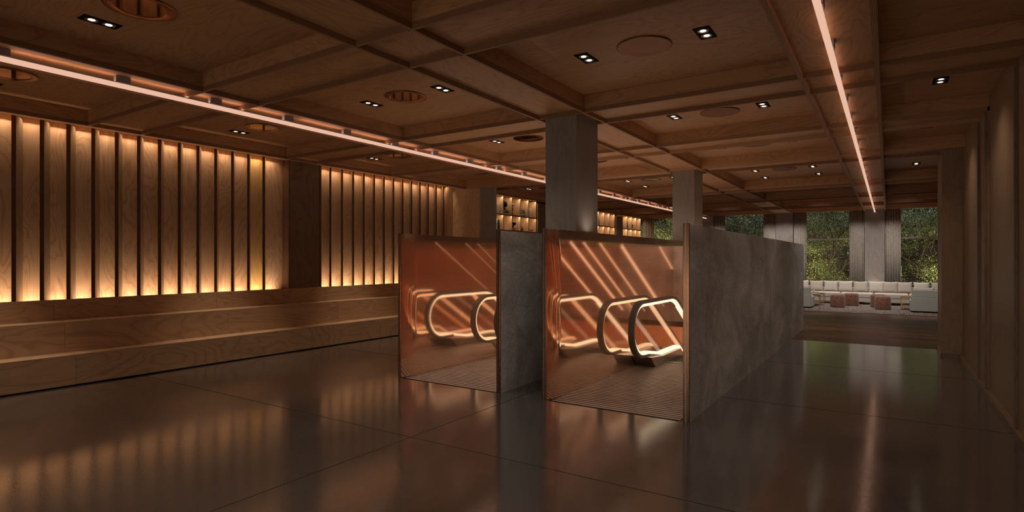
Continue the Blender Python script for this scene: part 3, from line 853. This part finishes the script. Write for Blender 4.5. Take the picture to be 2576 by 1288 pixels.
for (a, b, l) in ((-9.86, -9.3, 'in the corner beside the farthest bookcase'), (-7.75, -7.24, 'left of the far left window column'), (-6.54, -6.05, 'right of the far left window column'), (-4.48, -4.0, 'left of the middle window column'), (-3.30, -2.82, 'right of the middle window column'),
               (-1.29, -.79, 'left of the column under the right linear light'), (-.09, .41, 'right of the column under the right linear light')):
    curtain(a, b, 'grey beige pleated curtain hanging %s' % l)

# ---- lounge furniture -----------------------------------------------------------------
rug = tag(MB().box(-4.8, 3.0, 21.1, 26.0, .0, .015, bevel=.005).build('rug', M['rug'], origin=(-1, 23, 0)), 'large beige wool rug under the lounge seating', 'rug')
rr_ = random.Random(4); bm = bmesh.new()
for i in range(26000):
    yy = 21.08+4.2*rr_.random()**1.5; px = rr_.uniform(-3.2, 1.8); h = rr_.uniform(.007, .014); a = rr_.uniform(0, 6.28); wq = .012
    dx, dy = math.cos(a)*wq, math.sin(a)*wq; lx, ly = rr_.uniform(-.015, .015), rr_.uniform(-.015, .015)
    bm.faces.new([bm.verts.new(p) for p in ((px-dx+1, yy-dy-23, .013), (px+dx+1, yy+dy-23, .013), (px+lx+1, yy+ly-23, .013+h))])
me = bpy.data.meshes.new('pile'); bm.to_mesh(me); bm.free(); me.materials.append(M['rug_pile'])
o = bpy.data.objects.new('pile', me); C.objects.link(o); o.parent = rug; o['kind'] = 'stuff'
def pillow(x, y, z, w, h, mat, label, group, tilt=-.22, rz=0, d=.21, name='cushion'):
    t = thing(name, label, 'cushion', (x, y, z), group)
    bm = bmesh.new(); n = 14
    g = {}
    for s in (-1, 1):
        for i in range(n+1):
            for j in range(n+1):
                u, v = i/n*2-1, j/n*2-1
                k = max(0, (1-u**4)*(1-v**4))**.42
                pinch = 1-.11*(1-abs(u)**2)*abs(v)**6
                px = 1-.05*(1-v*v)*abs(u)**6
                if (i in (0, n) or j in (0, n)) and s == 1: g[(s, i, j)] = g[(-1, i, j)]; continue
                g[(s, i, j)] = bm.verts.new((u*w/2*px, s*d/2*k, h/2+v*h/2*pinch))
        for i in range(n):
            for j in range(n):
                q = [g[(s, i, j)], g[(s, i+1, j)], g[(s, i+1, j+1)], g[(s, i, j+1)]]
                if s == 1: q.reverse()
                bm.faces.new(q).smooth = True
    bmesh.ops.recalc_face_normals(bm, faces=bm.faces)
    me = bpy.data.meshes.new('cover'); bm.to_mesh(me); bm.free(); me.materials.append(mat)
    o = bpy.data.objects.new('cover', me); C.objects.link(o); o.parent = t
    t.rotation_euler = (tilt, 0, rz)
    return t
def sofa(x0, x1, y0, y1, label, facing=-1, seats=3, mats='linen'):
    """facing -1: seat side towards the camera; +1: back towards the camera"""
    t = thing('sofa', label, 'sofa', ((x0+x1)/2, (y0+y1)/2, .028))
    m = M[mats]
    yb0, yb1 = (y1-.18, y1) if facing < 0 else (y0, y0+.18)
    yf0, yf1 = (y0, y1-.18) if facing < 0 else (y0+.18, y1)
    MB().box(x0, x1, y0, y1, .11, .26, bevel=.015).build('base', m, t)
    n = seats
    for k in range(n):
        a = x0+(x1-x0)*k/n; b = x0+(x1-x0)*(k+1)/n
        MB().box(a+.006, b-.006, yf0-.02*(facing < 0), yf1+.02*(facing > 0), .26, .45, bevel=.05).build('seat_cushion', m, t)
    for k in range(n+1):
        xx = min(max(x0+(x1-x0)*k/n, x0+.2), x1-.2)
        for yy in (y0+.14, y1-.16):
            MB().box(xx-.09, xx+.09, yy-.04, yy+.04, .028, .11).build('leg', M['tabletop'], t)
    return t, yb0, yb1
t, yb0, yb1 = sofa(-3.70, 2.80, 25.15, 26.15, 'very long cream sofa in front of the windows', -1, 6)
MB().box(-3.70, 2.80, yb0, yb1, .26, .62, bevel=.03).build('backrest', M['linen'], t)
xs = [-3.16, -2.66, -2.4+.02, -1.89, -1.38, -.88, -.38, .06, .51, 1.03, 1.5]
cx = [-3.42, -2.90, -2.385, -1.88, -1.385, -.88, -.38, .06, .51, 1.03, 1.55, 2.1]
gl = ['linen2', 'linen', 'linen2', 'linen', 'linen', 'linen2', 'linen', 'linen2', 'linen2', 'linen', 'linen2', 'linen2']
wh = ['hidden far left end', 'left end behind the left armchair', 'first fully visible from the left', 'second fully visible from the left', 'third fully visible from the left', 'fourth fully visible from the left',
      'fifth and brightest from the left', 'sixth from the left', 'seventh from the left', 'eighth from the left, above the right armchair', 'beside the right pillar', 'far right end']
for i, x in enumerate(cx):
    pillow(x, 25.72-.02*(i % 2), .452, .495, .43, M[gl[i]], 'square scatter cushion on the long sofa, %s' % wh[i], 'scatter cushions on the long sofa', tilt=-.18+.05*math.sin(i*2.1), rz=.06*math.sin(i*1.7))
# sofas with their backs to the hall
for (x0, x1, who) in ((.62, 2.6, 'right'), (-4.2, -2.24, 'left')):
    t, yb0, yb1 = sofa(x0, x1, 22.25, 23.15, 'grey green sofa on the %s seen from its back' % who, +1, 2, 'sofa_back')
    MB().box(x0-.004, x1+.004, yb0-.012, yb1, .06, .50, bevel=.012).build('back_shell', M['sofa_back'], t)
    MB().box(x0+.02, x1-.03, yb0+.03, yb1+.05, .50, .735, bevel=.02).build('backrest', M['sofa_back'], t)
    xa = x0-.03 if x0 > 0 else x1-.02
    MB().box(xa, xa+.06, 22.40, 23.1, .06, .40, bevel=.015).build('side_panel', M['sofa_back'], t)
    for k, q in enumerate((x0+.33, x0+.95) if x0 > 0 else (x1-.33, x1-.95)):
        pillow(q, yb1+.24, .452, .60, .36, M['linen2'], 'flat cushion peeking over the back of the %s grey green sofa, %s one' % (who, ('near', 'far')[k]), 'cushions on the grey green sofas', tilt=.15)
# poufs
proto = None
for (x, y, lab) in ((-1.50, 23.30, 'front left rust velvet pouf with rounded top'), (-1.12, 24.35, 'rear left rust velvet pouf partly behind another'), (-.15, 23.05, 'front right rust velvet pouf with rounded top'), (-.30, 24.05, 'rear right rust velvet pouf partly behind another')):
    if proto is None:
        t = thing('pouf', lab, 'pouf', (x, y, .028), 'rust velvet poufs')
        MB().lathe(x, y, [(0, .028), (.225, .028), (.233, .04), (.235, .40), (.228, .435), (.205, .462), (.17, .472), (0, .475)], 40).build('body', M['pouf'], t)
        MB().lathe(x, y, [(.2355, .36), (.239, .365), (.2355, .37)], 40).build('piping', M['pouf'], t)
        proto = t
    else: dup(proto, (x, y, .028), lab)
# side tables
def side_table(x0, x1, y0, y1, h, label, shelf=True):
    t = thing('side_table', label, 'side table', ((x0+x1)/2, (y0+y1)/2, .028), 'brass side tables')
    MB().box(x0, x1, y0, y1, h-.03, h).build('table_top', M['tabletop'], t)
    MB().box(x0, x1, y0, y0+.02, h-.055, h-.03).box(x0, x1, y1-.02, y1, h-.055, h-.03).box(x0, x0+.02, y0, y1, h-.055, h-.03).box(x1-.02, x1, y0, y1, h-.055, h-.03).build('frame', M['brass'], t)
    for a in (x0, x1-.022):
        for b in (y0, y1-.022): MB().box(a, a+.022, b, b+.022, .028, h-.055).build('leg', M['brass'], t)
    if shelf: MB().box(x0+.02, x1-.02, y0+.02, y1-.02, .12, .14).build('shelf', M['tabletop'], t)
    return t
side_table(-2.62, -2.06, 23.28, 23.75, .44, 'low brass framed side table with books beside the left sofa')
side_table(-2.5, -1.98, 23.95, 24.5, .46, 'low brass framed side table behind the one with books')
side_table(.36, .95, 23.25, 23.85, .46, 'brass framed side table beside the right sofa')
for k, (h, c, l) in enumerate(((.03, 'grey', 'bottom'), (.03, 'cream', 'middle'), (.025, 'grey', 'top'))):
    z = .441+.031*k
    t = thing('book', 'magazine sized %s book lying on the left side table, %s of the stack' % (c, l), 'book', (-2.25, 23.45, z), 'books on the side table')
    MB().box(-2.42+.01*k, -2.12, 23.36, 23.62, z, z+h).build('cover', bm_[c], t)
t = thing('candle', 'small white candle on the stack of books', 'candle', (-2.27, 23.5, .53))
MB().cyl(-2.27, 23.5, .533, .585, .022, 16).build('wax', bm_['white'], t)
MB().cyl(-2.27, 23.5, .585, .60, .003, 6).build('wick', M['black'], t)

# ---- garden -----------------------------------------------------------------------------
tag(MB().box(-30, 20, 27.2, 50, -.3, -.15).build('ground', M['soil']), 'dark garden ground outside the windows', 'ground', kind='structure')
def tree(x, y, h, label, nleaf, mat, spread=2.2, lowest=.2, seed=1):
    rnd = random.Random(seed)
    t = thing('garden_tree', label, 'tree', (x, y, -.15), 'trees in the garden outside')
    mb = MB(); tips = []
    def branch(p, d, l, r, lev):
        q = p+d*l
        mb.tube(p, q, r, r*.65, 6)
        if lev == 0: tips.append(q); return
        for k in range(3):
            nd = (d+Vector((rnd.uniform(-1, 1), rnd.uniform(-1, 1), rnd.uniform(-.5, .8)))*.75).normalized()
            branch(q if k else p+d*l*.7, nd, l*.68, r*.6, lev-1)
    for k in range(4):
        a = k*1.6+rnd.random()
        branch(Vector((x, y, -.15)), Vector((math.cos(a)*.45, math.sin(a)*.3, 1)).normalized(), h*.34, .04, 3)
    mb.build('trunk', M['bark'], t)
    bm = bmesh.new()
    cl = [Vector((x+rnd.gauss(0, spread*.5), y+rnd.gauss(0, .7), lowest+rnd.random()**1.3*(h-lowest))) for _ in range(44)]+tips[::3]
    for c in cl: c.y = max(c.y, y-1.1)
    for i in range(int(nleaf*3.4)):
        c = rnd.choice(cl); p = c+Vector((rnd.gauss(0, .24), rnd.gauss(0, .24), rnd.gauss(0, .17)))
        s = rnd.uniform(.022, .052)
        rot = Matrix.Rotation(rnd.uniform(0, 6.28), 3, 'Z') @ Matrix.Rotation(rnd.uniform(-1, 1), 3, 'X')
        vs = [bm.verts.new(p+rot @ Vector(v)*s) for v in ((0, -1, 0), (.45, 0, .12), (0, 1, 0), (-.45, 0, .12))]
        bm.faces.new(vs)
    me = bpy.data.meshes.new('foliage'); bmesh.ops.translate(bm, vec=-Vector((x, y, -.15)), verts=bm.verts); bm.to_mesh(me); bm.free(); me.materials.append(mat)
    o = bpy.data.objects.new('foliage', me); C.objects.link(o); o.parent = t
    return t
tree(-2.3, 29.2, 5.0, 'broad leafed garden tree behind the middle window', 9000, M['leaf'], 1.9, .1, 3)
tree(1.7, 29.4, 5.0, 'leafy garden tree behind the right window', 9000, M['leaf'], 1.7, .1, 5)
tree(-6.0, 29.6, 5.0, 'garden tree behind the window left of centre', 8000, M['leaf2'], 1.9, .6, 8)
tree(-10.6, 30.2, 5.0, 'pale lit garden tree behind the far left window', 7000, M['leaf'], 1.9, .6, 11)
tree(-.3, 31.5, 5.2, 'dark tree standing farther back in the garden', 5000, M['leaf2'], 3.0, .2, 14)
mb = MB().box(-24, 14, 34, 34.4, -.2, 7)
for k in range(9): mb.box(-24, 14, 33.86, 34, .4+k*.75, .52+k*.75)
tag(mb.build('neighbouring_building', M['facade'], origin=(-5, 34, 0)), 'dark timber clad building beyond the garden trees', 'building')
for (x, y, e) in ((-3.4, 27.4, 360), (-.9, 27.4, 300), (1.9, 27.4, 330), (-5.2, 27.4, 230), (-9.5, 27.6, 1100)):
    light('SPOT', 'garden_uplight', (x, y, 1.2), e, (1., .86, .55), spot_size=math.radians(130), spot_blend=.8, shadow_soft_size=.08, rot=(math.radians(100), 0, 0))
light('AREA', 'garden_moonlight', (-2, 29.5, 8.5), 650, (.9, .93, 1.), shape='RECTANGLE', size=14, size_y=4)
for x in (-7.5, -6.85, -6.3, -4.24, -3.64, -3.06, -1.04, -.43, .16):
    light('SPOT', 'added_curtain_fill', (x, 25.5, ZR), 42, (1., .9, .86), spot_size=math.radians(95), spot_blend=1., shadow_soft_size=.04, rot=(math.radians(24), 0, 0))  # spots without fittings, added to brighten curtains and window columns
for y in (7.05, 12.58):
    light('SPOT', 'column_uplight', (-3.24, y, 1.98), 4.2, (1., .86, .72), spot_size=math.radians(130), spot_blend=1., shadow_soft_size=.03, rot=(PI, math.radians(-6), 0))  # floating spots added to stand in for enclosure glow on the columns
# grazing lamps at the foot of the window columns
for x in (-3.65, -.44):
    light('SPOT', 'column_uplight', (x, 26.33, .5), 14, (1., .78, .6), spot_size=math.radians(75), spot_blend=.8, shadow_soft_size=.03, rot=(PI-math.radians(6), 0, 0))

# ---- world, camera, view ---------------------------------------------------------------
w = bpy.data.worlds.new('dusk'); SC.world = w; w.use_nodes = True
bg = w.node_tree.nodes['Background']; bg.inputs[0].default_value = (.20, .27, .46, 1); bg.inputs[1].default_value = .22

F = 1440.; TH = math.atan((2234.-1288.)/F)
cam = bpy.data.cameras.new('camera'); co = bpy.data.objects.new('camera', cam); C.objects.link(co)
cam.sensor_width = 36.; cam.sensor_fit = 'HORIZONTAL'; cam.lens = 36.*F/2576.
cam.shift_y = (653.-644.)/2576.
cam.clip_start = .05; cam.clip_end = 200
co.location = (0, 0, 1.7); co.rotation_euler = (PI/2, 0, TH)
SC.camera = co
SC.view_settings.view_transform = 'Standard'; SC.view_settings.look = 'None'
SC.view_settings.gamma = 1; SC.view_settings.use_curve_mapping = False
SC.view_settings.exposure = 0.0
SC.cycles.use_denoising = True
SC.cycles.max_bounces = 10; SC.cycles.diffuse_bounces = 4; SC.cycles.glossy_bounces = 8; SC.cycles.transparent_max_bounces = 16
SC.cycles.sample_clamp_indirect = 4.
SC.cycles.caustics_reflective = True
SC.cycles.caustics_refractive = False
SC.cycles.blur_glossy = .3
